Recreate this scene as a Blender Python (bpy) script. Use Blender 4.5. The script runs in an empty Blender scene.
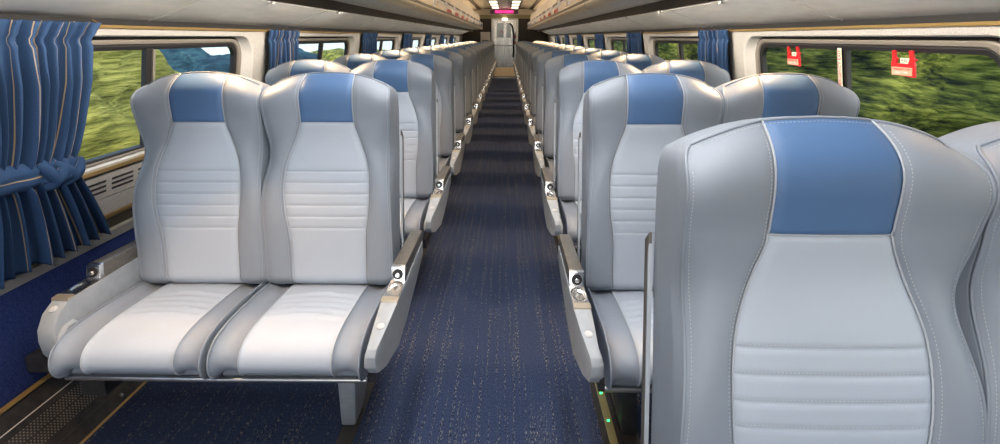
import bpy, bmesh, math, random
import numpy as np
from mathutils import Vector, Matrix, noise

# ------------------------------------------------------------------ camera, world, exposure
S = bpy.context.scene
COL = S.collection
CAM_F, CAM_PITCH, CAM_YAW = 490.0, math.radians(13), 0.01392
cam_d = bpy.data.cameras.new('camera')
cam = bpy.data.objects.new('camera', cam_d)
COL.objects.link(cam)
cam.location = (0.06, 0.0, 1.36)
cam.rotation_euler = (math.pi / 2 - CAM_PITCH, 0, CAM_YAW)
cam_d.sensor_width = 36
cam_d.lens = 36 * CAM_F / 1000
cam_d.shift_y = -0.0719
cam_d.clip_start = 0.02
cam_d.clip_end = 3000
S.camera = cam

world = bpy.data.worlds.new('world')
S.world = world
world.use_nodes = True
wn = world.node_tree
sky = wn.nodes.new('ShaderNodeTexSky')
sky.sky_type = 'NISHITA'
sky.sun_disc = False
sky.sun_elevation = math.radians(48)
sky.sun_rotation = math.radians(150)
sky.dust_density = 3.0
wn.links.new(sky.outputs['Color'], wn.nodes['Background'].inputs['Color'])
wn.nodes['Background'].inputs['Strength'].default_value = 0.27

S.view_settings.view_transform = 'Standard'
S.view_settings.look = 'None'
S.view_settings.gamma = 1.0
S.view_settings.use_curve_mapping = False
S.view_settings.exposure = 1.18
S.cycles.max_bounces = 7
S.cycles.diffuse_bounces = 4
S.cycles.glossy_bounces = 3
S.cycles.transparent_max_bounces = 12
S.cycles.caustics_reflective = False
S.cycles.caustics_refractive = False
S.cycles.sample_clamp_indirect = 4.0
S.cycles.use_denoising = True

CEIL_LAMP = 11.0         # strength of the ceiling diffusers
READ_LAMP = 15.0        # watts of a reading lamp
STRIP_FILL = 4.6       # watts per 3 m of the added strip fill under the racks

# added fill light behind the camera, in front of the solid near bulkhead
ld = bpy.data.lights.new('end_fill', 'AREA')
ld.shape = 'RECTANGLE'
ld.size, ld.size_y = 1.2, 1.2
ld.energy = 15
ld.color = (0.90, 0.95, 1.0)
lo = bpy.data.objects.new('end_fill', ld)
COL.objects.link(lo)
lo.location = (-0.62, -2.12, 0.95)
lo.rotation_euler = (math.pi / 2, 0, 0)

# ------------------------------------------------------------------ materials
MATS = {}


def base_mat(name, col, rough=0.5, metal=0.0, spec=0.5):
    m = bpy.data.materials.new(name)
    m.use_nodes = True
    b = m.node_tree.nodes['Principled BSDF']
    b.inputs['Base Color'].default_value = (*col, 1)
    b.inputs['Roughness'].default_value = rough
    b.inputs['Metallic'].default_value = metal
    b.inputs['Specular IOR Level'].default_value = spec
    MATS[name] = m
    return m, m.node_tree, b


def coord(nt, kind='Object', scale=(1, 1, 1)):
    tc = nt.nodes.new('ShaderNodeTexCoord')
    mp = nt.nodes.new('ShaderNodeMapping')
    mp.inputs['Scale'].default_value = scale
    nt.links.new(tc.outputs[kind], mp.inputs['Vector'])
    return mp.outputs['Vector']


def noise_node(nt, vec, scale, detail=3, rough=0.55):
    n = nt.nodes.new('ShaderNodeTexNoise')
    n.inputs['Scale'].default_value = scale
    n.inputs['Detail'].default_value = detail
    n.inputs['Roughness'].default_value = rough
    nt.links.new(vec, n.inputs['Vector'])
    return n.outputs['Fac']


def ramp(nt, fac, stops):
    r = nt.nodes.new('ShaderNodeValToRGB')
    e = r.color_ramp.elements
    while len(e) < len(stops):
        e.new(0.5)
    for k, (p, c) in enumerate(stops):
        e[k].position = p
        e[k].color = (*c, 1)
    nt.links.new(fac, r.inputs['Fac'])
    return r.outputs['Color']


def mix(nt, fac, a, b, mode='MIX'):
    m = nt.nodes.new('ShaderNodeMix')
    m.data_type = 'RGBA'
    m.blend_type = mode
    if isinstance(fac, float):
        m.inputs['Factor'].default_value = fac
    else:
        nt.links.new(fac, m.inputs['Factor'])
    for v, sock in ((a, 6), (b, 7)):
        if isinstance(v, tuple):
            m.inputs[sock].default_value = (*v, 1)
        else:
            nt.links.new(v, m.inputs[sock])
    return m.outputs[2]


def bump(nt, b, h, strength=0.2, dist=0.002):
    n = nt.nodes.new('ShaderNodeBump')
    n.inputs['Strength'].default_value = strength
    n.inputs['Distance'].default_value = dist
    nt.links.new(h, n.inputs['Height'])
    nt.links.new(n.outputs['Normal'], b.inputs['Normal'])


def speckled(name, col, col2, rough, scale, metal=0.0, bmp=0.15, stretch=(1, 1, 1), spec=0.5, dist=0.002):
    m, nt, b = base_mat(name, col, rough, metal, spec)
    v = coord(nt, 'Object', stretch)
    f = noise_node(nt, v, scale, 4)
    c = ramp(nt, f, [(0.35, col), (0.65, col2)])
    nt.links.new(c, b.inputs['Base Color'])
    if bmp:
        bump(nt, b, f, bmp, dist)
    return m


def leather(name, col):
    m, nt, b = base_mat(name, col, 0.48, spec=0.4)
    v = coord(nt)
    big = noise_node(nt, v, 5, 3)
    fine = noise_node(nt, v, 420, 2)
    c = mix(nt, big, tuple(x * 0.94 for x in col), tuple(min(1, x * 1.06) for x in col))
    nt.links.new(c, b.inputs['Base Color'])
    bump(nt, b, fine, 0.12, 0.001)
    return m


leather('leather_grey', (0.245, 0.270, 0.312))
leather('leather_light', (0.425, 0.465, 0.528))
leather('leather_blue', (0.080, 0.158, 0.310))
base_mat('thread', (0.47, 0.48, 0.50), 0.7)
base_mat('cord', (0.46, 0.48, 0.51), 0.5)
speckled('plastic_grey', (0.30, 0.325, 0.35), (0.34, 0.36, 0.385), 0.42, 30, bmp=0.04)
speckled('shell_grey', (0.20, 0.205, 0.215), (0.23, 0.235, 0.245), 0.5, 40, bmp=0.04)
base_mat('chrome', (0.86, 0.85, 0.83), 0.24, 1.0)
speckled('steel', (0.52, 0.51, 0.49), (0.60, 0.59, 0.57), 0.32, 25, metal=1.0, bmp=0.03, stretch=(1, 0.1, 1))
speckled('pad_top', (0.175, 0.155, 0.135), (0.215, 0.195, 0.17), 0.35, 60, metal=0.5, bmp=0.05)
base_mat('band_tan', (0.46, 0.40, 0.31), 0.35, 0.6)
base_mat('black_rubber', (0.012, 0.011, 0.012), 0.55)
speckled('black_metal', (0.016, 0.016, 0.018), (0.035, 0.033, 0.034), 0.45, 40, bmp=0.1)
base_mat('disc_grey', (0.50, 0.50, 0.49), 0.5)
speckled('wall_panel', (0.33, 0.315, 0.30), (0.50, 0.48, 0.455), 0.55, 260, bmp=0.12, spec=0.35, dist=0.001)
speckled('reveal_white', (0.62, 0.605, 0.58), (0.66, 0.645, 0.62), 0.5, 60, bmp=0.05)
base_mat('gold_trim', (0.36, 0.24, 0.09), 0.35, 0.5)
base_mat('frame_tan', (0.27, 0.24, 0.205), 0.45, 0.3)
speckled('trim_steel', (0.34, 0.335, 0.32), (0.42, 0.415, 0.40), 0.38, 14, metal=0.35, bmp=0.03, stretch=(4, 0.3, 4))
base_mat('brown_recess', (0.055, 0.040, 0.028), 0.6)
speckled('wall_carpet', (0.014, 0.026, 0.105), (0.040, 0.062, 0.205), 0.95, 230, bmp=0.9, spec=0.1, dist=0.006)
speckled('overhead', (0.64, 0.63, 0.615), (0.73, 0.72, 0.70), 0.42, 16, bmp=0.05, stretch=(1.5, 0.35, 1.5))
base_mat('seam_light', (0.60, 0.58, 0.55), 0.5)
base_mat('psu_dark', (0.040, 0.033, 0.027), 0.4, 0.2)
base_mat('psu_mid', (0.125, 0.108, 0.088), 0.4, 0.2)
base_mat('cream', (0.66, 0.55, 0.40), 0.4)
base_mat('cream_gloss', (0.68, 0.59, 0.44), 0.3)
base_mat('ceiling_cream', (0.68, 0.60, 0.49), 0.5)
base_mat('bracket_white', (0.70, 0.72, 0.80), 0.35)
base_mat('divider_white', (0.66, 0.62, 0.60), 0.45)
base_mat('bulkhead_brown', (0.014, 0.008, 0.006), 0.45)
base_mat('red', (0.62, 0.012, 0.016), 0.4)
base_mat('card_red', (0.55, 0.09, 0.07), 0.5)
base_mat('card_blue', (0.10, 0.17, 0.42), 0.5)
base_mat('card_white', (0.62, 0.63, 0.66), 0.5)
base_mat('label_cream', (0.80, 0.74, 0.58), 0.5)
base_mat('label_salmon', (0.78, 0.40, 0.28), 0.5)
base_mat('olive_strip', (0.30, 0.27, 0.13), 0.5)
base_mat('dark_metal', (0.075, 0.07, 0.065), 0.4, 0.6)


def emitter(name, col, st):
    m, nt, b = base_mat(name, col, 0.5)
    b.inputs['Emission Color'].default_value = (*col, 1)
    b.inputs['Emission Strength'].default_value = st
    return m


emitter('led_green', (0.03, 1.0, 0.22), 2.0)
emitter('sign_pink', (1.0, 0.035, 0.25), 0.75)
emitter('sign_dim', (1.0, 0.05, 0.28), 0.25)
base_mat('sign_mauve', (0.11, 0.06, 0.13), 0.4)
emitter('diffuser', (0.93, 0.965, 1.0), CEIL_LAMP)
emitter('diffuser_half', (0.93, 0.965, 1.0), CEIL_LAMP * 0.36)
emitter('diffuser_dim', (1.0, 0.86, 0.66), CEIL_LAMP * 0.11)
emitter('lens_warm', (0.8, 0.6, 0.36), 0.35)
emitter('door_lamp', (1.0, 0.90, 0.70), 3.0)


def mat_carpet():
    m, nt, b = base_mat('carpet', (0.03, 0.04, 0.09), 0.95, spec=0.12)
    fine = noise_node(nt, coord(nt, 'Object', (1, 0.7, 1)), 210, 3, 0.75)
    big = noise_node(nt, coord(nt, 'Object', (1.0, 0.6, 1)), 2.4, 3)
    fsel = ramp(nt, fine, [(0.33, (0, 0, 0)), (0.67, (1, 1, 1))])
    basec = mix(nt, fsel, (0.006, 0.011, 0.034), (0.066, 0.094, 0.180))
    bsel = ramp(nt, big, [(0.3, (0.1, 0.1, 0.1)), (0.7, (0.5, 0.5, 0.5))])
    basec = mix(nt, bsel, basec, (0.048, 0.058, 0.100), 'MIX')
    # woven-in rows of short pale and dark dashes running down the car
    rows = noise_node(nt, coord(nt, 'Object', (1, 0.02, 1)), 62, 2)
    dash = noise_node(nt, coord(nt, 'Object', (2.4, 0.55, 1)), 125, 2, 0.6)
    rsel = ramp(nt, rows, [(0.52, (0, 0, 0)), (0.58, (1, 1, 1))])
    dsel = ramp(nt, dash, [(0.57, (0, 0, 0)), (0.63, (1, 1, 1))])
    ksel = ramp(nt, dash, [(0.37, (1, 1, 1)), (0.43, (0, 0, 0))])
    f1 = mix(nt, 1.0, rsel, dsel, 'MULTIPLY')
    f2 = mix(nt, 1.0, rsel, ksel, 'MULTIPLY')
    c = mix(nt, f1, basec, (0.27, 0.25, 0.21))
    c = mix(nt, f2, c, (0.012, 0.012, 0.018))
    nt.links.new(c, b.inputs['Base Color'])
    bump(nt, b, fine, 0.7, 0.004)


mat_carpet()


def mat_curtain():
    m, nt, b = base_mat('curtain_blue', (0.03, 0.08, 0.2), 0.85, spec=0.2)
    tc = nt.nodes.new('ShaderNodeTexCoord')
    sep = nt.nodes.new('ShaderNodeSeparateXYZ')
    nt.links.new(tc.outputs['UV'], sep.inputs[0])
    # thin tan stripes woven along the cloth, one every 7.5 cm of fabric
    md = nt.nodes.new('ShaderNodeMath'); md.operation = 'MODULO'
    nt.links.new(sep.outputs['X'], md.inputs[0]); md.inputs[1].default_value = 0.095
    lt = nt.nodes.new('ShaderNodeMath'); lt.operation = 'LESS_THAN'
    nt.links.new(md.outputs[0], lt.inputs[0]); lt.inputs[1].default_value = 0.0042
    md2 = nt.nodes.new('ShaderNodeMath'); md2.operation = 'MODULO'
    nt.links.new(sep.outputs['X'], md2.inputs[0]); md2.inputs[1].default_value = 0.012
    lt2 = nt.nodes.new('ShaderNodeMath'); lt2.operation = 'LESS_THAN'
    nt.links.new(md2.outputs[0], lt2.inputs[0]); lt2.inputs[1].default_value = 0.006
    weave = noise_node(nt, coord(nt, 'UV', (1, 0.35, 1)), 520, 2, 0.7)
    cloth = mix(nt, weave, (0.008, 0.024, 0.066), (0.046, 0.108, 0.230))
    cloth = mix(nt, lt2.outputs[0], cloth, (0.030, 0.064, 0.150))
    c = mix(nt, lt.outputs[0], cloth, (0.36, 0.28, 0.18))
    nt.links.new(c, b.inputs['Base Color'])
    bump(nt, b, weave, 0.4, 0.002)


mat_curtain()


def mat_glass():
    m = bpy.data.materials.new('glass')
    m.use_nodes = True
    nt = m.node_tree
    nt.nodes.clear()
    out = nt.nodes.new('ShaderNodeOutputMaterial')
    mx = nt.nodes.new('ShaderNodeMixShader')
    tr = nt.nodes.new('ShaderNodeBsdfTransparent')
    tr.inputs['Color'].default_value = (0.90, 0.95, 0.93, 1)
    gl = nt.nodes.new('ShaderNodeBsdfGlossy')
    gl.inputs['Roughness'].default_value = 0.02
    fr = nt.nodes.new('ShaderNodeLayerWeight')
    fr.inputs['Blend'].default_value = 0.5
    sc = nt.nodes.new('ShaderNodeMath')
    sc.operation = 'MULTIPLY'
    sc.inputs[1].default_value = 0.35
    pw = nt.nodes.new('ShaderNodeMath')
    pw.operation = 'POWER'
    pw.inputs[1].default_value = 4.0
    nt.links.new(fr.outputs['Facing'], pw.inputs[0])
    nt.links.new(pw.outputs[0], sc.inputs[0])
    nt.links.new(sc.outputs[0], mx.inputs[0])
    nt.links.new(tr.outputs[0], mx.inputs[1])
    nt.links.new(gl.outputs[0], mx.inputs[2])
    nt.links.new(mx.outputs[0], out.inputs['Surface'])
    MATS['glass'] = m


mat_glass()


def mat_foliage(name, dark, mid, pale, k=1.0):
    m, nt, b = base_mat(name, mid, 0.8, spec=0.2)
    a = noise_node(nt, coord(nt, 'Object', (1, 0.30, 1.3)), 2.6 * k, 5, 0.62)
    f = noise_node(nt, coord(nt, 'Object', (1, 0.16, 1.6)), 9 * k, 4, 0.6)
    s = nt.nodes.new('ShaderNodeMath'); s.operation = 'ADD'
    nt.links.new(a, s.inputs[0]); nt.links.new(f, s.inputs[1])
    h = nt.nodes.new('ShaderNodeMath'); h.operation = 'MULTIPLY'
    nt.links.new(s.outputs[0], h.inputs[0]); h.inputs[1].default_value = 0.5
    c = ramp(nt, h.outputs[0], [(0.40, dark), (0.50, mid), (0.61, pale)])
    nt.links.new(c, b.inputs['Base Color'])
    bump(nt, b, s.outputs[0], 0.6, 0.12)


mat_foliage('foliage_green', (0.008, 0.014, 0.006), (0.095, 0.115, 0.016), (0.32, 0.33, 0.055), 1.5)
mat_foliage('foliage_yellow', (0.065, 0.070, 0.014), (0.18, 0.185, 0.035), (0.36, 0.35, 0.085), 1.1)
mat_foliage('foliage_blue', (0.006, 0.020, 0.034), (0.012, 0.042, 0.062), (0.030, 0.085, 0.100))
mat_foliage('grass', (0.035, 0.060, 0.020), (0.085, 0.125, 0.045), (0.15, 0.19, 0.075), 0.4)
m_, nt_, b_ = base_mat('water', (0.30, 0.42, 0.48), 0.12)
bump(nt_, b_, noise_node(nt_, coord(nt_), 0.6, 3), 0.05, 0.3)


def mat_steel_door():
    m, nt, b = base_mat('door_steel', (0.6, 0.58, 0.54), 0.24, 1.0)
    f = noise_node(nt, coord(nt, 'Object', (6, 1, 0.5)), 3, 3)
    c = ramp(nt, f, [(0.35, (0.50, 0.47, 0.42)), (0.65, (0.78, 0.75, 0.68))])
    nt.links.new(c, b.inputs['Base Color'])


mat_steel_door()

# ------------------------------------------------------------------ mesh helpers


class MB:
    """collects vertices and faces of one mesh"""

    def __init__(self):
        self.v, self.f, self.uv = [], [], {}

    def add(self, vs, fs):
        o = len(self.v)
        self.v += [tuple(p) for p in vs]
        self.f += [tuple(i + o for i in f) for f in fs]
        return self

    def box(self, x0, x1, y0, y1, z0, z1):
        vs = [(x, y, z) for x in (x0, x1) for y in (y0, y1) for z in (z0, z1)]
        return self.add(vs, [(0, 1, 3, 2), (4, 6, 7, 5), (0, 4, 5, 1), (2, 3, 7, 6), (0, 2, 6, 4), (1, 5, 7, 3)])

    def prism(self, poly, axis, a, b, b_poly=None):
        """poly: 2D points; extruded along axis from a to b. axis 0: poly=(y,z)  1: (x,z)  2: (x,y)"""
        n = len(poly)
        bp = b_poly or poly

        def P(p, t):
            q = [p[0], p[1]]
            q.insert(axis, t)
            return tuple(q)
        vs = [P(p, a(p) if callable(a) else a) for p in poly] + [P(p, b(p) if callable(b) else b) for p in bp]
        fs = [tuple(range(n - 1, -1, -1)), tuple(range(n, 2 * n))]
        fs += [(i, (i + 1) % n, n + (i + 1) % n, n + i) for i in range(n)]
        return self.add(vs, fs)

    def grid(self, pts, flip=False):
        R, Cn = len(pts), len(pts[0])
        vs = [p for row in pts for p in row]
        fs = []
        for i in range(R - 1):
            for j in range(Cn - 1):
                q = (i * Cn + j, i * Cn + j + 1, (i + 1) * Cn + j + 1, (i + 1) * Cn + j)
                fs.append(q[::-1] if flip else q)
        return self.add(vs, fs)

    def tube(self, path, r, n=6, closed=False):
        path = [Vector(p) for p in path]
        N = len(path)
        rings = []
        ref = None
        for i, p in enumerate(path):
            if closed:
                t = path[(i + 1) % N] - path[i - 1]
            else:
                t = path[min(i + 1, N - 1)] - path[max(i - 1, 0)]
            t.normalize()
            if ref is None:
                ref = t.orthogonal().normalized()
            ref = (ref - t * ref.dot(t))
            if ref.length < 1e-6:
                ref = t.orthogonal()
            ref.normalize()
            bi = t.cross(ref)
            rr = r[i] if isinstance(r, (list, tuple)) else r
            rings.append([p + (ref * math.cos(2 * math.pi * k / n) + bi * math.sin(2 * math.pi * k / n)) * rr for k in range(n)])
        vs = [q for ring in rings for q in ring]
        fs = []
        M = N if closed else N - 1
        for i in range(M):
            for k in range(n):
                j = (i + 1) % N
                fs.append((i * n + k, i * n + (k + 1) % n, j * n + (k + 1) % n, j * n + k))
        if not closed:
            fs.append(tuple(range(n - 1, -1, -1)))
            fs.append(tuple((N - 1) * n + k for k in range(n)))
        return self.add(vs, fs)

    def lathe(self, prof, center, axis=(0, 0, 1), n=16):
        """prof: (radius, height) pairs around axis through center"""
        ax = Vector(axis).normalized()
        u = ax.orthogonal().normalized()
        w = ax.cross(u)
        c = Vector(center)
        vs = []
        for r, h in prof:
            for k in range(n):
                a = 2 * math.pi * k / n
                vs.append(c + ax * h + (u * math.cos(a) + w * math.sin(a)) * r)
        fs = []
        for i in range(len(prof) - 1):
            for k in range(n):
                fs.append((i * n + k, i * n + (k + 1) % n, (i + 1) * n + (k + 1) % n, (i + 1) * n + k))
        fs.append(tuple(range(n - 1, -1, -1)))
        fs.append(tuple((len(prof) - 1) * n + k for k in range(n)))
        return self.add(vs, fs)

    def mesh(self, name, mat, smooth=None, bevel=0.0, mirror=False, uv=None):
        vs = [(-x, y, z) for x, y, z in self.v] if mirror else self.v
        fs = [f[::-1] for f in self.f] if mirror else self.f
        me = bpy.data.meshes.new(name)
        me.from_pydata(vs, [], fs)
        if uv is not None:
            lay = me.uv_layers.new(name='UVMap')
            for l in me.loops:
                lay.data[l.index].uv = uv[l.vertex_index]
        if bevel:
            bm = bmesh.new()
            bm.from_mesh(me)
            bmesh.ops.bevel(bm, geom=[e for e in bm.edges if len(e.link_faces) == 2 and e.calc_face_angle(0) > 0.5],
                            offset=bevel, segments=2, profile=0.6, affect='EDGES', clamp_overlap=True)
            bm.to_mesh(me)
            bm.free()
        if smooth is not None:
            me.polygons.foreach_set('use_smooth', [True] * len(me.polygons))
            me.set_sharp_from_angle(angle=math.radians(smooth))
        me.materials.append(MATS[mat])
        me.update()
        return me


def link(name, data, parent=None, loc=(0, 0, 0), **props):
    o = bpy.data.objects.new(name, data)
    COL.objects.link(o)
    o.location = loc
    if parent is not None:
        o.parent = parent
    for k, v in props.items():
        if v is not None:
            o[k] = v
    return o


def empty(name, loc, **props):
    o = link(name, None, None, loc, **props)
    o.empty_display_size = 0.1
    return o


def struct(name, me, parent=None, loc=(0, 0, 0), label=None, category=None):
    if parent is None:
        return link(name, me, None, loc, kind='structure', label=label, category=category)
    return link(name, me, parent, loc)


def cr(tab, x):
    """smooth interpolation through a table of (x, y)"""
    xs = [t[0] for t in tab]
    ys = [t[1] for t in tab]
    if x <= xs[0]:
        return ys[0]
    if x >= xs[-1]:
        return ys[-1]
    i = 0
    while xs[i + 1] < x:
        i += 1

    def slope(k):
        if k == 0:
            return (ys[1] - ys[0]) / (xs[1] - xs[0])
        if k == len(xs) - 1:
            return (ys[-1] - ys[-2]) / (xs[-1] - xs[-2])
        return (ys[k + 1] - ys[k - 1]) / (xs[k + 1] - xs[k - 1])
    h = xs[i + 1] - xs[i]
    t = (x - xs[i]) / h
    return ((2 * t ** 3 - 3 * t * t + 1) * ys[i] + (t ** 3 - 2 * t * t + t) * h * slope(i)
            + (-2 * t ** 3 + 3 * t * t) * ys[i + 1] + (t ** 3 - t * t) * h * slope(i + 1))


def catmull(pts, n):
    """n points along a Catmull-Rom curve through pts, evenly by arc length"""
    P = [np.array(p, float) for p in pts]
    P = [2 * P[0] - P[1]] + P + [2 * P[-1] - P[-2]]
    out = []
    for i in range(1, len(P) - 2):
        for k in range(24):
            t = k / 24
            a, b, c, d = P[i - 1:i + 3]
            out.append(0.5 * (2 * b + (c - a) * t + (2 * a - 5 * b + 4 * c - d) * t * t + (-a + 3 * b - 3 * c + d) * t ** 3))
    out.append(P[-2])
    out = np.array(out)
    L = np.concatenate([[0], np.cumsum(np.linalg.norm(np.diff(out, axis=0), axis=1))])
    tt = np.linspace(0, L[-1], n)
    return [tuple(np.interp(x, L, out[:, k]) for k in range(out.shape[1])) for x in tt]


# ------------------------------------------------------------------ car shell dimensions
Y_NEAR, Y_END = -2.2, 16.8
ROW0, PITCH_ROW = 1.46, 1.005
LEAN = 0.188


def wall_x(z):
    return 1.57 - LEAN * (z - 0.62)


WIN_Y, WIN_P, N_WIN = 2.13, 2.01, 7


def WP(s, y, z, d=0.0):
    """point on the leaning side wall, d metres outwards from its surface"""
    return (s * (wall_x(z) + d * 0.983), y, z + d * 0.185)


# ------------------------------------------------------------------ floor
struct('floor', MB().grid([[(x, y, 0) for x in np.linspace(-1.40, 1.40, 15)] for y in np.linspace(Y_NEAR, Y_END, 60)]).mesh('floor', 'carpet'),
       label='navy flecked carpet running the length of the railway car', category='floor')


def rr_loop(cy, hw, z0, z1, r, n=8):
    pts = []
    for (sy, sz, a0) in ((1, 1, 0), (-1, 1, 90), (-1, -1, 180), (1, -1, 270)):
        c = (cy + sy * (hw - r), (z1 - r) if sz > 0 else (z0 + r))
        for k in range(n + 1):
            a = math.radians(a0 + 90 * k / n)
            pts.append((c[0] + r * math.cos(a), c[1] + r * math.sin(a)))
    return pts


def rect_match(cy, P0, P1, za, zb, loop, n=8):
    """points on the rectangle matched to a rounded loop"""
    out = []
    corners = [(P1, zb), (P0, zb), (P0, za), (P1, za)]
    for ci in range(4):
        arc = loop[ci * (n + 1):(ci + 1) * (n + 1)]
        c = corners[ci]
        if ci in (0, 2):
            s0 = (c[0], arc[0][1]); s1 = (arc[-1][0], c[1])
        else:
            s0 = (arc[0][0], c[1]); s1 = (c[0], arc[-1][1])
        m = n // 2
        for k in range(n + 1):
            if k <= m:
                t = k / m
                out.append((s0[0] + (c[0] - s0[0]) * t, s0[1] + (c[1] - s0[1]) * t))
            else:
                t = (k - m) / (n - m)
                out.append((c[0] + (s1[0] - c[0]) * t, c[1] + (s1[1] - c[1]) * t))
    return out


def ring(mb, A, B):
    n = len(A)
    mb.add(A + B, [(i, (i + 1) % n, n + (i + 1) % n, n + i) for i in range(n)])


WZ0, WZ1 = 0.844, 1.392
WINDOW_NO = [0]
side_word = {-1: 'left', 1: 'right'}
ordinal = ['nearest', 'second', 'third', 'fourth', 'fifth', 'sixth', 'seventh', 'eighth', 'ninth', 'tenth', 'eleventh', 'twelfth', 'thirteenth',
           'fourteenth', 'fifteenth', 'sixteenth']


def band(s, z0, z1, d, mat, name, parent, thick=0.02, y0=Y_NEAR, y1=Y_END, bev=0.0):
    """a long strip along the wall; d < 0 stands proud of the wall"""
    m = MB()
    A = [WP(s, 0, z0, d), WP(s, 0, z1, d), WP(s, 0, z1, d + thick), WP(s, 0, z0, d + thick)]
    m.prism([(a[0], a[2]) for a in A], 1, y0, y1)
    return link(name, m.mesh(name, mat, bevel=bev), parent)


def build_wall(s):
    m = MB()
    bays = [WIN_Y + WIN_P * k for k in range(-1, N_WIN)]
    for cy in bays:
        loop = rr_loop(cy, 0.82, 0.858, 1.366, 0.14)
        rect = rect_match(cy, cy - WIN_P / 2, cy + WIN_P / 2, WZ0, WZ1, loop)
        ring(m, [WP(s, y, z) for y, z in rect], [WP(s, y, z) for y, z in loop])
    for a, b in ((Y_NEAR, bays[0] - WIN_P / 2), (bays[-1] + WIN_P / 2, Y_END)):
        m.add([WP(s, a, WZ0), WP(s, b, WZ0), WP(s, b, WZ1), WP(s, a, WZ1)], [(0, 1, 2, 3)])
    w = struct('wall_' + side_word[s], m.mesh('wall', 'wall_panel'),
               label='speckled grey %s side wall of the car with a row of windows' % side_word[s], category='wall')
    # lower part of the wall, from the window sill down to the floor heater
    band(s, 0.846, 0.863, -0.014, 'gold_trim', 'sill_strip', w, bev=0.002)
    band(s, 0.828, 0.850, 0.012, 'black_rubber', 'sill_gap', w)
    band(s, 0.737, 0.832, -0.006, 'wall_panel', 'vent_panel', w, bev=0.002)
    band(s, 0.730, 0.740, 0.006, 'black_rubber', 'panel_gap', w)
    band(s, 0.662, 0.733, -0.004, 'wall_panel', 'sill_panel', w, bev=0.002)
    band(s, 0.652, 0.662, -0.012, 'gold_trim', 'gold_edge', w)
    band(s, 0.643, 0.650, -0.006, 'gold_trim', 'gold_edge', w)
    band(s, 0.585, 0.648, 0.012, 'brown_recess', 'recess', w)
    band(s, 0.552, 0.592, -0.018, 'trim_steel', 'steel_rail', w, bev=0.003)
    # heater slots in the vent panel: three broken rows
    sl = MB()
    y = 1.15
    while y < 3.2:
        for z in (0.765, 0.785, 0.805):
            ln = 0.115
            A = [WP(s, 0, z - 0.0042, -0.0075), WP(s, 0, z + 0.0042, -0.0075), WP(s, 0, z + 0.0042, 0.004), WP(s, 0, z - 0.0042, 0.004)]
            sl.prism([(a[0], a[2]) for a in A], 1, y, y + ln)
        y += 0.145
    link('vent_slots', sl.mesh('vent_slots', 'black_rubber'), w, kind='stuff')
    # carpet-covered lower wall
    cp = MB()
    zs = np.linspace(0.185, 0.556, 6)
    cp.grid([[(s * (1.575), y, z) for z in zs] for y in np.linspace(Y_NEAR, Y_END, 40)], flip=(s > 0))
    link('carpet_panel', cp.mesh('carpet_panel', 'wall_carpet'), w)
    # curtain track where the wall meets the overhead panels
    tr = MB()
    a = WP(s, 0, 1.389, -0.016)
    tr.prism([(s * 1.416, 1.391), (s * 1.440, 1.391), (s * 1.436, 1.403), (s * 1.414, 1.403)], 1, Y_NEAR, Y_END)
    link('curtain_track', tr.mesh('curtain_track', 'gold_trim', bevel=0.002), w)
    gp = MB().prism([(s * 1.424, 1.402), (s * 1.60, 1.402), (s * 1.60, 1.44), (s * 1.424, 1.43)], 1, Y_NEAR, Y_END)
    link('track_gap', gp.mesh('track_gap', 'black_rubber'), w)
    return w


WALLS = {s: build_wall(s) for s in (-1, 1)}


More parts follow.
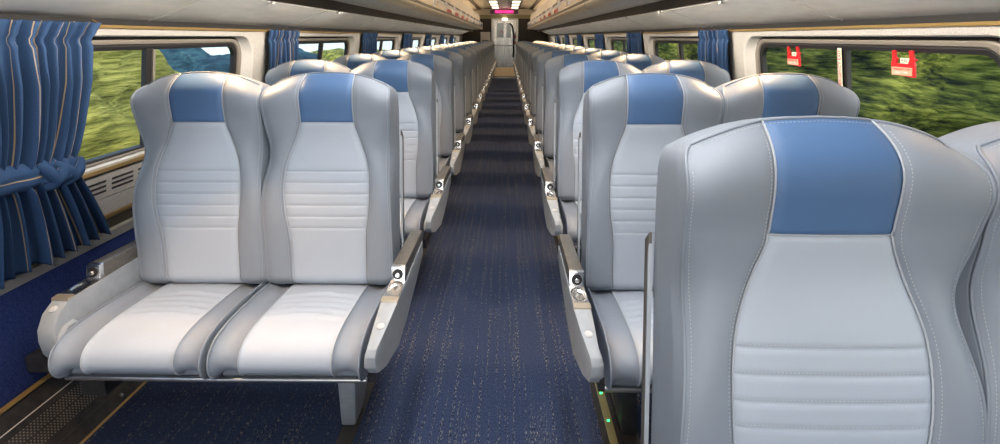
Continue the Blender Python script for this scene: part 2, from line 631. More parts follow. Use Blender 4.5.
def build_window(s, cy, k):
    WINDOW_NO[0] += 1
    root = struct('window_%d' % WINDOW_NO[0], None, None, (s * wall_x(0.86), cy, 0.86),
                  label='%s window of the %s wall, two panes in a rounded frame' % (ordinal[k], side_word[s]), category='window')
    o = Vector(root.location)

    def L(hw, z0, z1, r, d):
        return [tuple(Vector(WP(s, y, z, d)) - o) for y, z in rr_loop(cy, hw, z0, z1, r)]

    def part(name, mat, loops, sm=50):
        m = MB()
        for A, B in zip(loops[:-1], loops[1:]):
            ring(m, A, B)
        me = m.mesh(name, mat, smooth=sm, mirror=False)
        return link(name, me, root)
    part('reveal', 'reveal_white', [L(0.823, .857, 1.367, .142, -0.001), L(0.815, .859, 1.364, .138, 0.002), L(0.80, .860, 1.360, .13, 0.012), L(0.765, .862, 1.354, .115, 0.036), L(0.755, .863, 1.352, .11, 0.04)])
    part('outer_gasket', 'black_rubber', [L(0.757, .862, 1.353, .11, 0.038), L(0.750, .864, 1.347, .108, 0.034), L(0.742, .865, 1.342, .104, 0.036), L(0.742, .865, 1.342, .104, 0.06)])
    part('frame', 'frame_tan', [L(0.744, .864, 1.343, .105, 0.060), L(0.744, .864, 1.343, .105, 0.030), L(0.738, .866, 1.339, .10, 0.026), L(0.712, .871, 1.327, .085, 0.028), L(0.705, .873, 1.323, .082, 0.034), L(0.705, .873, 1.323, .082, 0.05)])
    part('inner_gasket', 'black_rubber', [L(0.706, .872, 1.324, .082, 0.036), L(0.700, .876, 1.316, .078, 0.034), L(0.682, .882, 1.300, .062, 0.038), L(0.680, .882, 1.299, .06, 0.06)])
    # centre post with a dark channel and a pale edge
    mm = MB()
    for (ya, yb, d0, d1) in ((-0.022, 0.022, 0.034, 0.055),):
        q = [WP(s, cy + ya, .876, d0), WP(s, cy + yb, .876, d0), WP(s, cy + yb, 1.304, d0), WP(s, cy + ya, 1.304, d0),
             WP(s, cy + ya, .876, d1), WP(s, cy + yb, .876, d1), WP(s, cy + yb, 1.304, d1), WP(s, cy + ya, 1.304, d1)]
        mm.add([tuple(Vector(p) - o) for p in q], [(0, 1, 2, 3), (4, 7, 6, 5), (0, 4, 5, 1), (1, 5, 6, 2), (2, 6, 7, 3), (3, 7, 4, 0)])
    post = link('mullion', mm.mesh('mullion', 'black_rubber', bevel=0.003), root)
    me_ = MB()
    q = [WP(s, cy + 0.014, .878, 0.028), WP(s, cy + 0.028, .878, 0.028), WP(s, cy + 0.028, 1.302, 0.028), WP(s, cy + 0.014, 1.302, 0.028),
         WP(s, cy + 0.014, .878, 0.05), WP(s, cy + 0.028, .878, 0.05), WP(s, cy + 0.028, 1.302, 0.05), WP(s, cy + 0.014, 1.302, 0.05)]
    me_.add([tuple(Vector(p) - o) for p in q], [(0, 1, 2, 3), (4, 7, 6, 5), (0, 4, 5, 1), (1, 5, 6, 2), (2, 6, 7, 3), (3, 7, 4, 0)])
    link('post_edge', me_.mesh('post_edge', 'frame_tan', bevel=0.002), post)
    for (ya, yb) in ((-0.69, -0.004), (0.004, 0.69)):
        p = MB()
        q = [WP(s, cy + ya, .874, 0.046), WP(s, cy + yb, .874, 0.046), WP(s, cy + yb, 1.308, 0.046), WP(s, cy + ya, 1.308, 0.046)]
        p.add([tuple(Vector(x) - o) for x in q], [(0, 1, 2, 3)])
        link('pane', p.mesh('pane', 'glass'), root)
    return root


WINDOWS = {}
for s in (-1, 1):
    for k in range(-1, N_WIN):
        if k >= 0:
            WINDOWS[(s, k)] = build_window(s, WIN_Y + WIN_P * k, k)
        else:
            w = build_window(s, WIN_Y + WIN_P * k, 0)
            w['label'] = 'window of the %s wall beside and behind the camera' % side_word[s]


# floor heater along both walls: black sloping cover with perforated bands
def build_heater(s):
    def H(u, d=0.0):   # u: 0 at the carpet, 1 at the wall; d: up off the cover
        return (s * (1.397 + 0.168 * u - d * 0.75), 0.0 + 0.188 * u + d * 0.66)

    def strip(u0, u1, d0, d1, mat, name, parent, bev=0.0):
        m = MB().prism([H(u0, d0), H(u1, d0), H(u1, d1), H(u0, d1)], 1, Y_NEAR, Y_END)
        return link(name, m.mesh(name, mat, bevel=bev), parent)
    body = MB().prism([H(0, -0.02), H(1, -0.02), H(1, 0), H(0, 0)], 1, Y_NEAR, Y_END)
    root = struct('trim_%d' % (1 if s < 0 else 2), body.mesh('heater_cover', 'black_metal'),
                  label='black floor heater cover along the foot of the %s wall' % side_word[s], category='heater')
    strip(-0.02, 0.02, 0.0, 0.004, 'gold_trim', 'gold_edge', root)
    strip(0.20, 0.215, 0.0, 0.004, 'dark_metal', 'ridge', root)
    strip(0.73, 0.742, 0.0, 0.005, 'seam_light', 'bright_edge', root)
    strip(0.96, 1.02, 0.0, 0.012, 'gold_trim', 'top_edge', root)
    # perforations: small pale-rimmed holes in staggered rows, near end only
    if s < 0:
        for (ua, ub) in ((0.345, 0.465), (0.515, 0.635)):
            pm = MB()
            rows = 5
            for r in range(rows):
                u = ua + (ub - ua) * r / (rows - 1)
                y = 0.9 + 0.006 * (r % 2)
                while y < 2.1:
                    a, b = H(u - 0.008, 0.0015), H(u + 0.008, 0.0015)
                    pm.add([(a[0], y, a[1]), (b[0], y, b[1]), (b[0], y + 0.0045, b[1]), (a[0], y + 0.0045, a[1])], [(0, 1, 2, 3)])
                    y += 0.012
            link('perforation', pm.mesh('perforation', 'frame_tan'), root, kind='stuff')
        for y in (1.15, 1.6, 2.05):
            sc = MB()
            p = H(0.11, 0.002)
            sc.lathe([(0.007, -0.003), (0.007, 0.002), (0.004, 0.004)], (p[0], y, p[1]), (-s * 0.75, 0, 0.66), 8)
            link('screw', sc.mesh('screw', 'steel', smooth=40), root)
    return root


for s in (-1, 1):
    build_heater(s)

# floor seat tracks
for s, x, no in ((-1, -0.495, 3), (1, 0.495, 4)):
    m = MB().box(x - 0.028, x + 0.028, Y_NEAR, Y_END, 0.0, 0.006)
    struct('trim_%d' % no, m.mesh('seat_track', 'dark_metal', bevel=0.001), label='dark steel floor track under the %s seats' % side_word[s], category='floor track')

# path-lighting strip on the right of the aisle
pl = MB().box(0.395, 0.462, Y_NEAR, Y_END, 0.0, 0.006)
pl_o = struct('trim_5', pl.mesh('path_strip', 'black_metal', bevel=0.001), label='black floor strip with green lights beside the right seats', category='floor light strip')
link('strip_insert', MB().box(0.416, 0.444, Y_NEAR, Y_END, 0.004, 0.010).mesh('strip_insert', 'olive_strip', bevel=0.001), pl_o)
k = 0
y = 0.67
while y < Y_END:
    link('green_light', MB().lathe([(0.0048, 0), (0.0048, 0.002), (0.003, 0.0035)], (0.430, y, 0.0095), (0, 0, 1), 10).mesh('green_light', 'led_green'), pl_o)
    y += 0.14 if y < 3 else 0.4


# ------------------------------------------------------------------ overhead luggage racks
def build_rack(s):
    root = empty('luggage_rack', (s * 1.0, 7.0, 1.55), label='long overhead luggage rack with grey underside above the %s seats' % side_word[s],
                 category='luggage rack')
    o = Vector(root.location)
    Y0, Y1 = Y_NEAR, 15.9

    def lk(name, m, mat, **kw):
        mm = MB()
        mm.v = [(x - o.x, y - o.y, z - o.z) for x, y, z in m.v]
        mm.f = m.f
        props = {k: kw.pop(k) for k in ('kind', 'label') if k in kw}
        return link(name, mm.mesh(name, mat, **kw), root, **props)
    # curved underside panels, one every 1.3 m
    prof = catmull([(1.436, 1.424), (1.36, 1.447), (1.26, 1.487), (1.18, 1.518), (1.138, 1.533)], 12)
    seams = [0.78 + 1.3 * i - 2.6 for i in range(0, 16)]
    for a, b in zip(seams[:-1], seams[1:]):
        a, b = max(a, Y0), min(b, Y1)
        if b - a < 0.1:
            continue
        m = MB()
        inner = [(s * x, z) for x, z in prof]
        outer = [(s * (x + 0.004), z + 0.012) for x, z in prof][::-1]
        m.prism(inner + outer, 1, a + 0.002, b - 0.002)
        lk('underside_panel', m, 'overhead', smooth=30)
        sm = MB()
        sm.tube([(s * (x - 0.0005), b, z - 0.001) for x, z in prof], 0.0028, 5)
        lk('panel_seam', sm, 'seam_light', smooth=60)
    # service channel with reading lamps
    m = MB().prism([(s * 1.135, 1.545), (s * 1.05, 1.583), (s * 1.05, 1.60), (s * 1.135, 1.57)], 1, Y0, Y1)
    lk('service_channel', m, 'psu_mid')
    m = MB().prism([(s * 1.06, 1.566), (s * 1.04, 1.575), (s * 1.04, 1.60), (s * 1.06, 1.59)], 1, Y0, Y1)
    lk('channel_edge', m, 'psu_dark')
    m = MB().prism([(s * 1.118, 1.549), (s * 1.108, 1.553), (s * 1.108, 1.56), (s * 1.118, 1.556)], 1, Y0, Y1)
    lk('channel_groove', m, 'psu_dark')
    y = 0.2
    while y < 15.8:
        m = MB().prism([(s * 1.128, 1.541), (s * 1.066, 1.568), (s * 1.066, 1.60), (s * 1.128, 1.58)], 1, y, y + 0.30)
        lk('lamp_plate', m, 'psu_dark', bevel=0.003)
        for dy in (0.09, 0.21):
            h = MB().lathe([(0.021, -0.012), (0.021, 0.004), (0.014, 0.011)], (s * 1.097, y + dy, 1.549), (s * -0.40, 0, -0.92), 10)
            lk('reading_lamp', h, 'lens_warm', smooth=40)
        m = MB().box(s * 1.14 - 0.012, s * 1.14 + 0.012, y + 0.36, y + 0.39, 1.523, 1.540)
        lk('number_tab', m, 'seam_light', bevel=0.002)
        y += PITCH_ROW
    # added fill strips shining towards the wall, screened by the dark ridge
    m = MB().prism([(s * 1.030, 1.582), (s * 1.018, 1.582), (s * 1.014, 1.522), (s * 1.020, 1.520)], 1, Y0, Y1)
    lk('fill_shield', m, 'psu_dark')
    for i in range(6):
        l = bpy.data.lights.new('strip_fill', 'AREA')
        l.shape = 'RECTANGLE'
        l.size, l.size_y = 0.022, 2.95
        l.energy = STRIP_FILL * (1.0 if i < 2 else 0.4)
        l.color = (1.0, 0.90, 0.76)
        l.spread = math.radians(78)
        lo_ = bpy.data.objects.new('strip_fill', l)
        COL.objects.link(lo_)
        lo_.parent = root
        p = Vector((s * 1.026, -0.7 + 3.0 * i, 1.536))
        lo_.location = p - o
        z_ = -Vector((s * 0.82, 0, -0.57)).normalized()
        y_ = Vector((0, 1, 0))
        x_ = y_.cross(z_)
        lo_.rotation_euler = Matrix((x_, y_, z_)).transposed().to_euler()
    # inner underside, nosing and shelf
    m = MB().prism([(s * 1.045, 1.578), (s * 0.78, 1.592), (s * 0.78, 1.604), (s * 1.045, 1.60)], 1, Y0, Y1)
    lk('inner_panel', m, 'overhead')
    nose = catmull([(0.785, 1.590), (0.748, 1.588), (0.718, 1.598), (0.703, 1.622), (0.705, 1.642)], 12)
    m = MB().prism([(s * x, z) for x, z in nose] + [(s * 0.785, 1.642)], 1, Y0, Y1)
    lk('nosing', m, 'cream_gloss', smooth=35)
    y = 0.35
    while y < 15.6:
        c = MB()
        c.tube([(s * (x - 0.001), y, z - 0.001) for x, z in nose], 0.0028, 5)
        lk('nosing_joint', c, 'seam_light', smooth=60)
        y += 1.3
    m = MB().prism([(s * 0.712, 1.640), (s * 0.79, 1.640), (s * 0.79, 1.668), (s * 0.712, 1.668)], 1, Y0, Y1)
    lk('groove', m, 'psu_dark')
    m = MB().prism([(s * 0.706, 1.652), (s * 0.72, 1.652), (s * 0.72, 1.656), (s * 0.706, 1.656)], 1, Y0, Y1)
    lk('groove_rib', m, 'frame_tan')
    m = MB().prism([(s * 0.718, 1.668), (s * 1.40, 1.672), (s * 1.40, 1.70), (s * 0.74, 1.70)], 1, Y0, Y1)
    lk('shelf', m, 'cream')
    # added fill lights on top of the rack, washing the ceiling
    for i in range(6):
        l = bpy.data.lights.new('cove_fill', 'AREA')
        l.shape = 'RECTANGLE'
        l.size, l.size_y = 0.06, 2.8
        l.energy = 7.0
        l.color = (1.0, 0.80, 0.54)
        lo_ = bpy.data.objects.new('cove_fill', l)
        COL.objects.link(lo_)
        lo_.parent = root
        lo_.location = Vector((s * 1.26, -0.7 + 3.0 * i, 1.72)) - o
        z_ = -Vector((-s * 0.45, 0, 0.89)).normalized()
        y_ = Vector((0, 1, 0))
        lo_.rotation_euler = Matrix((y_.cross(z_), y_, z_)).transposed().to_euler()
    m = MB().box(min(s * 1.20, s * 1.32), max(s * 1.20, s * 1.32), Y0, Y1, 1.698, 1.712)  # made-up tray beneath the added ceiling fill
    lk('fill_tray', m, 'trim_steel', bevel=0.002)
    # rail with white brackets
    m = MB().box(min(s * 0.715, s * 0.735), max(s * 0.715, s * 0.735), Y0, Y1, 1.775, 1.800)
    lk('rail', m, 'psu_dark', bevel=0.003)
    m = MB().box(min(s * 0.712, s * 0.722), max(s * 0.712, s * 0.722), Y0, Y1, 1.752, 1.775)
    lk('rail_edge', m, 'bracket_white', bevel=0.002)
    y = 1.30
    while y < 15.7:
        # a slanting Y-shaped strut
        b = MB()
        poly = [(y - 0.035, 1.682), (y + 0.035, 1.682), (y + 0.055, 1.725), (y + 0.13, 1.762), (y + 0.13, 1.79), (y + 0.06, 1.775),
                (y + 0.03, 1.80), (y - 0.03, 1.80), (y - 0.02, 1.75)]
        b.prism(poly, 0, s * 0.702, s * 0.716)
        lk('rail_bracket', b, 'bracket_white', bevel=0.003)
        y += 1.02
    # pale rounded dividers standing in the rack
    y = 0.80
    while y < 15.7:
        d = MB()
        pts = [(0.76, 1.70), (0.755, 1.90), (0.775, 2.0), (0.84, 2.055), (0.95, 2.065), (1.10, 2.03), (1.12, 1.70)]
        pts = catmull(pts, 26)
        d.prism([(s * x, z) for x, z in pts], 1, y, y + 0.05)
        lk('rack_divider', d, 'divider_white', smooth=40)
        y += 1.3
    # small printed cards clipped under the rail
    cols = ['card_red', 'card_red', 'card_red', 'card_red', 'card_white', 'card_blue', 'card_white', 'card_blue', 'card_blue']
    y = 6.55
    for i in range(9):
        c = MB().box(min(s * 0.708, s * 0.712), max(s * 0.708, s * 0.712), y, y + 0.5, 1.672, 1.718)
        lk('printed_card', c, cols[i], bevel=0.001)
        y += 0.98
    return root


RACKS = {s: build_rack(s) for s in (-1, 1)}

# ------------------------------------------------------------------ ceiling with lamp diffusers
prof = [(-1.60, 1.44), (-1.46, 1.68), (-1.38, 1.92), (-1.15, 2.13), (-0.86, 2.25), (-0.60, 2.29), (-0.50, 2.29), (0.50, 2.29), (0.60, 2.29), (0.86, 2.25), (1.15, 2.13), (1.38, 1.92), (1.46, 1.68), (1.60, 1.44)]
ceil = struct('ceiling', MB().grid([[(x, y, z) for x, z in prof] for y in np.linspace(Y_NEAR, Y_END, 20)], flip=False).mesh('ceiling', 'ceiling_cream', smooth=40),
              label='cream vaulted ceiling of the car', category='ceiling')
for sx in (-1, 1):
    for off in (0.0, 0.055):
        m = MB().box(min(sx * (0.80 + off), sx * (0.825 + off)), max(sx * (0.80 + off), sx * (0.825 + off)), Y_NEAR, Y_END, 2.235 - off * 0.3, 2.262 - off * 0.3)
        link('air_slot', m.mesh('air_slot', 'psu_mid'), ceil)
link('centre_panel', MB().box(-0.46, 0.46, Y_NEAR, Y_END, 2.262, 2.29).mesh('centre_panel', 'trim_steel', bevel=0.004), ceil)
for sx in (-1, 1):
    link('panel_rail', MB().box(sx * 0.14 - 0.012, sx * 0.14 + 0.012, Y_NEAR, Y_END, 2.245, 2.27).mesh('panel_rail', 'steel', bevel=0.003), ceil)
y = -1.7
dif = MB().box(-0.10, 0.10, -0.36, 0.36, -0.012, 0.012).mesh('diffuser', 'diffuser', bevel=0.003)
dif3 = MB().box(-0.10, 0.10, -0.36, 0.36, -0.012, 0.012).mesh('diffuser', 'diffuser_half', bevel=0.003)
dif2 = MB().box(-0.10, 0.10, -0.36, 0.36, -0.012, 0.012).mesh('diffuser', 'diffuser_dim', bevel=0.003)
frm = MB().prism([(-0.125, -0.385), (0.125, -0.385), (0.125, 0.385), (-0.125, 0.385)], 2, -0.006, 0.012).mesh('lamp_frame', 'trim_steel')
row = 0
while y < 16.4:
    for sx in (-1, 1):
        t = empty('ceiling_lamp', (sx * 0.30, y, 2.252), label='fluorescent ceiling lamp %s from the near end, %s of the centre line' % (
            ordinal[row] if row else 'first', side_word[sx]), category='lamp', group='ceiling lamps in two rows')
        link('diffuser', dif3 if y < 0 else (dif if y < 3.0 else dif2), t)
        link('lamp_frame', frm, t)
    y += 1.25
    row += 1

# ------------------------------------------------------------------ end walls and door
ew = MB()
for (a, b, z0, z1) in ((-1.62, -0.455, 0, 1.95), (0.425, 1.62, 0, 1.95), (-1.62, 1.62, 1.95, 2.32)):
    ew.add([(a, Y_END, z0), (b, Y_END, z0), (b, Y_END, z1), (a, Y_END, z1)], [(0, 1, 2, 3)])
end = struct('wall_end', ew.mesh('wall_end', 'bulkhead_brown'), label='dark brown bulkhead around the end door', category='wall')
link('header_panel', MB().box(-1.25, 1.25, Y_END - 0.06, Y_END, 2.075, 2.26).mesh('header_panel', 'ceiling_cream', bevel=0.005), end)
link('header_band', MB().box(-1.25, 1.25, Y_END - 0.03, Y_END, 1.95, 2.075).mesh('header_band', 'olive_strip'), end)
struct('wall_near', MB().add([(-1.62, Y_NEAR, 0), (1.62, Y_NEAR, 0), (1.62, Y_NEAR, 2.32), (-1.62, Y_NEAR, 2.32)], [(3, 2, 1, 0)]).mesh('wall_near', 'wall_panel'),
       label='grey bulkhead behind the camera', category='wall')
# made-up glazed frame set around the added fill light
nw = struct('window_17', None, None, (-0.62, Y_NEAR, 0.95), label='made-up square glazed frame around the fill light behind the camera', category='window')
for nm, q in (('frame_side', (-0.66, -0.60, -0.66, 0.66)), ('frame_side', (0.60, 0.66, -0.66, 0.66)), ('frame_rail', (-0.60, 0.60, -0.66, -0.60)), ('frame_rail', (-0.60, 0.60, 0.60, 0.66))):
    link(nm, MB().box(q[0], q[1], 0.0, 0.10, q[2], q[3]).mesh(nm, 'trim_steel', bevel=0.004), nw)
link('pane', MB().box(-0.60, 0.60, 0.02, 0.026, -0.60, 0.60).mesh('pane', 'glass'), nw)
door = empty('door_1', (-0.015, Y_END - 0.02, 0), label='polished steel end door with a window at the far end of the aisle', category='door', kind='structure')


def dp(name, m, mat, **kw):
    return link(name, m.mesh(name, mat, **kw), door)


dp('door_leaf', MB().box(-0.375, 0.375, 0, 0.03, 0.02, 1.34), 'door_steel', bevel=0.004)
dp('door_leaf', MB().box(-0.375, -0.26, 0, 0.03, 1.34, 1.92), 'door_steel', bevel=0.004)
dp('door_leaf', MB().box(0.20, 0.375, 0, 0.03, 1.34, 1.92), 'door_steel', bevel=0.004)
dp('door_leaf', MB().box(-0.26, 0.20, 0, 0.03, 1.80, 1.92), 'door_steel', bevel=0.004)
dp('door_window', MB().box(-0.26, 0.20, 0.012, 0.02, 1.34, 1.80), 'glass')
dp('window_bar', MB().box(-0.04, 0.06, 0.004, 0.026, 1.34, 1.80), 'door_steel', bevel=0.003)
dp('push_plate', MB().box(-0.34, 0.30, -0.012, 0.0, 1.06, 1.10), 'steel', bevel=0.004)
dp('kick_plate', MB().box(-0.36, 0.36, -0.008, 0.0, 0.06, 0.36), 'cream_gloss', bevel=0.003)
dp('pull_bar', MB().tube([(0.29, -0.03, 0.70), (0.30, -0.06, 0.9), (0.29, -0.06, 1.5), (0.24, -0.05, 1.72), (0.16, -0.02, 1.80)], 0.03, 8), 'black_metal', smooth=50)
for i in range(4):
    dp('striped_decal', MB().box(0.325, 0.37, -0.006, 0.0, 1.12 + i * 0.10, 1.22 + i * 0.10), 'card_red' if i % 2 == 0 else 'card_white')
dp('exit_mark', MB().box(-0.14, -0.08, 0.002, 0.01, 1.50, 1.56), 'card_red')
dp('door_jamb', MB().box(-0.445, -0.375, -0.03, 0.03, 0, 1.95), 'steel', bevel=0.005)
dp('door_jamb', MB().box(0.375, 0.445, -0.03, 0.03, 0, 1.95), 'steel', bevel=0.005)
dp('door_head', MB().box(-0.445, 0.445, -0.03, 0.03, 1.92, 1.96), 'steel', bevel=0.005)
dp('door_sill', MB().box(-0.445, 0.445, -0.06, 0.03, 0.0, 0.02), 'steel', bevel=0.003)
dp('head_lamp', MB().box(-0.08, 0.08, -0.10, -0.03, 1.90, 1.96), 'door_lamp', bevel=0.006)
# vestibule behind the door window
struct('wall_vestibule', MB().add([(-0.9, Y_END + 0.9, 0), (0.9, Y_END + 0.9, 0), (0.9, Y_END + 0.9, 2.3), (-0.9, Y_END + 0.9, 2.3)], [(0, 1, 2, 3)]).mesh('wall_vestibule', 'frame_tan'),
       label='dim vestibule wall seen through the end door window', category='wall')
# moving-message sign above the door
sg = empty('message_sign', (-0.04, Y_END - 0.075, 2.10), label='pink lit message sign above the end door', category='sign')
link('sign_case', MB().box(-0.46, 0.46, -0.02, 0.02, 0.0, 0.125).mesh('sign_case', 'sign_mauve', bevel=0.004), sg)
for (a, b) in ((-0.29, -0.17), (-0.155, -0.05), (0.03, 0.12), (0.135, 0.30)):
    link('lit_text', MB().box(a, b, -0.026, -0.018, 0.03, 0.11).mesh('lit_text', 'sign_pink'), sg)
link('lit_backing', MB().box(-0.30, 0.31, -0.0225, -0.018, 0.022, 0.118).mesh('lit_backing', 'sign_dim'), sg)
# grey notice box beside the door
nb = empty('wall_cabinet', (-0.66, Y_END, 1.12), label='small pale grey cabinet on the bulkhead left of the end door', category='cabinet')
link('cabinet_body', MB().box(-0.16, 0.16, -0.10, 0.0, 0.0, 0.40).mesh('cabinet_body', 'divider_white', bevel=0.008), nb)
link('cabinet_recess', MB().box(-0.11, 0.11, -0.108, -0.09, 0.02, 0.14).mesh('cabinet_recess', 'psu_dark', bevel=0.004), nb)

# ------------------------------------------------------------------ the seats
REC = math.radians(9.5)
BD = Vector((0, math.sin(REC), math.cos(REC)))      # up along the backrest
BN = Vector((0, math.cos(REC), -math.sin(REC)))     # into the backrest
BP = Vector((0, 0.27, 1.06))
W_TAB = [(-.60, .226), (-.57, .231), (-.5, .233), (-.40, .2335), (-.33, .233), (-.28, .231), (-.235, .2275), (-.19, .2225), (-.15, .2190), (-.11, .2180),
         (-.07, .2205), (-.03, .2245), (.02, .2285), (.06, .2300), (.09, .2295), (.112, .2255), (.128, .2175), (.137, .206)]
SEAM_TAB = [(-.60, .134), (-.54, .135), (-.44, .136), (-.38, .141), (-.33, .149), (-.28, .153), (-.22, .1535), (-.165, .149), (-.13, .141), (-.095, .129),
            (-.05, .112), (-.02, .1005), (0, .0968), (.05, .0962), (.10, .0968), (.15, .093), (.185, .088)]
TOP_TAB = [(0, .183), (.05, .1815), (.09, .1775), (.13, .1685), (.165, .1565), (.19, .146), (.206, .137)]
RIBS = [-.175, -.2155, -.2565, -.297, -.338, -.380]
VB = -0.60


def half_w(v):
    return cr(W_TAB, v)


def seam_x(v):
    return cr(SEAM_TAB, v)


def v_top(x):
    return cr(TOP_TAB, abs(x))


def g(x, w):
    return math.exp(-(x / w) ** 2)


def back_depth(x, v, sm, w):
    ax = abs(x)
    d = 0.0
    if ax > sm:
        t = min(1.0, (ax - sm) / max(1e-4, (w - sm)))
        d -= 0.010 * math.sin(math.pi * min(1, t * 0.80)) ** 0.8
        d += 0.007 * t ** 6
        d += 0.030 * t * t * g(v + 0.12, 0.085)
    else:
        d -= 0.005 * (1 - (ax / sm) ** 2)
    d += 0.0055 * g(ax - sm, 0.0055)
    vt = v_top(min(ax, 0.206))
    if v > 0:
        tt = v / vt
        d += 0.050 * max(0.0, (tt - 0.50) / 0.50) ** 2.6
        d -= 0.012 * math.sin(math.pi * min(1, tt)) ** 2
    d += 0.010 * g(v + 0.07, 0.07)
    d -= 0.020 * g(v + 0.30, 0.15)
    if ax < sm + 0.001:
        d += 0.0045 * g(v, 0.0045)
        fade = min(1.0, (sm - ax) / 0.004 + 0.35)
        for r in RIBS:
            d += 0.0026 * fade * g(v - r, 0.0034)
    if v < -0.565:
        d += 0.03 * ((-0.565 - v) / 0.035) ** 2
    return d


def back_pt(x, v, off=0.0, sm=None, w=None):
    sm = seam_x(v) if sm is None else sm
    w = half_w(v) if w is None else w
    p = BP + Vector((x, 0, 0)) + BD * v + BN * (back_depth(x, v, sm, w) - off)
    return p


# column parameters: left bolster, centre panel, right bolster
def ease_cols(n):
    return [0.5 - 0.5 * math.cos(math.pi * i / n) for i in range(n + 1)]


NB, NCEN = 12, 14
rows_v = sorted(set([VB, -.595, -.588, -.58, -.57, -.56] + list(np.round(np.linspace(-.55, -.40, 9), 5))
                    + [round(r + d, 5) for r in RIBS for d in (-.012, -.006, -.003, 0, .003, .006, .012, .0202)]
                    + list(np.round(np.linspace(-.155, -.012, 14), 5)) + [-.006, -.003, 0.0]))
rows_t = [0.02, 0.035, 0.06, 0.12, 0.2, 0.3, 0.4, 0.5, 0.58, 0.66, 0.73, 0.79, 0.84, 0.88, 0.92, 0.95, 0.98, 1.0]


def col_x(c, v, top):
    """column index -> x at height v"""
    sm, w = seam_x(v), half_w(v)
    if c <= NB:
        t = ease_cols(NB)[c]
        return -w + (w - sm) * t
    if c <= NB + NCEN:
        t = ease_cols(NCEN)[c - NB]
        return -sm + 2 * sm * t
    t = ease_cols(NB)[c - NB - NCEN]
    return sm + (w - sm) * t


NC = 2 * NB + NCEN + 1
top_of_col = []
for c in range(NC):
    v = 0.15
    for _ in range(40):
        x = col_x(c, min(v, 0.185), True)
        v = v_top(x)
    top_of_col.append(v)
top_of_col[0] = top_of_col[-1] = 0.137
GP = []
for v in rows_v:
    GP.append([(col_x(c, v, False), v) for c in range(NC)])
for t in rows_t:
    GP.append([(col_x(c, top_of_col[c] * t, True), top_of_col[c] * t) for c in range(NC)])
GRID = [[tuple(back_pt(x, v)) for x, v in r] for r in GP]
NR = len(GRID)
R0 = len(rows_v) - 1


def sub_grid(r0, r1, c0, c1):
    return [[GRID[r][c] for c in range(c0, c1 + 1)] for r in range(r0, r1 + 1)]


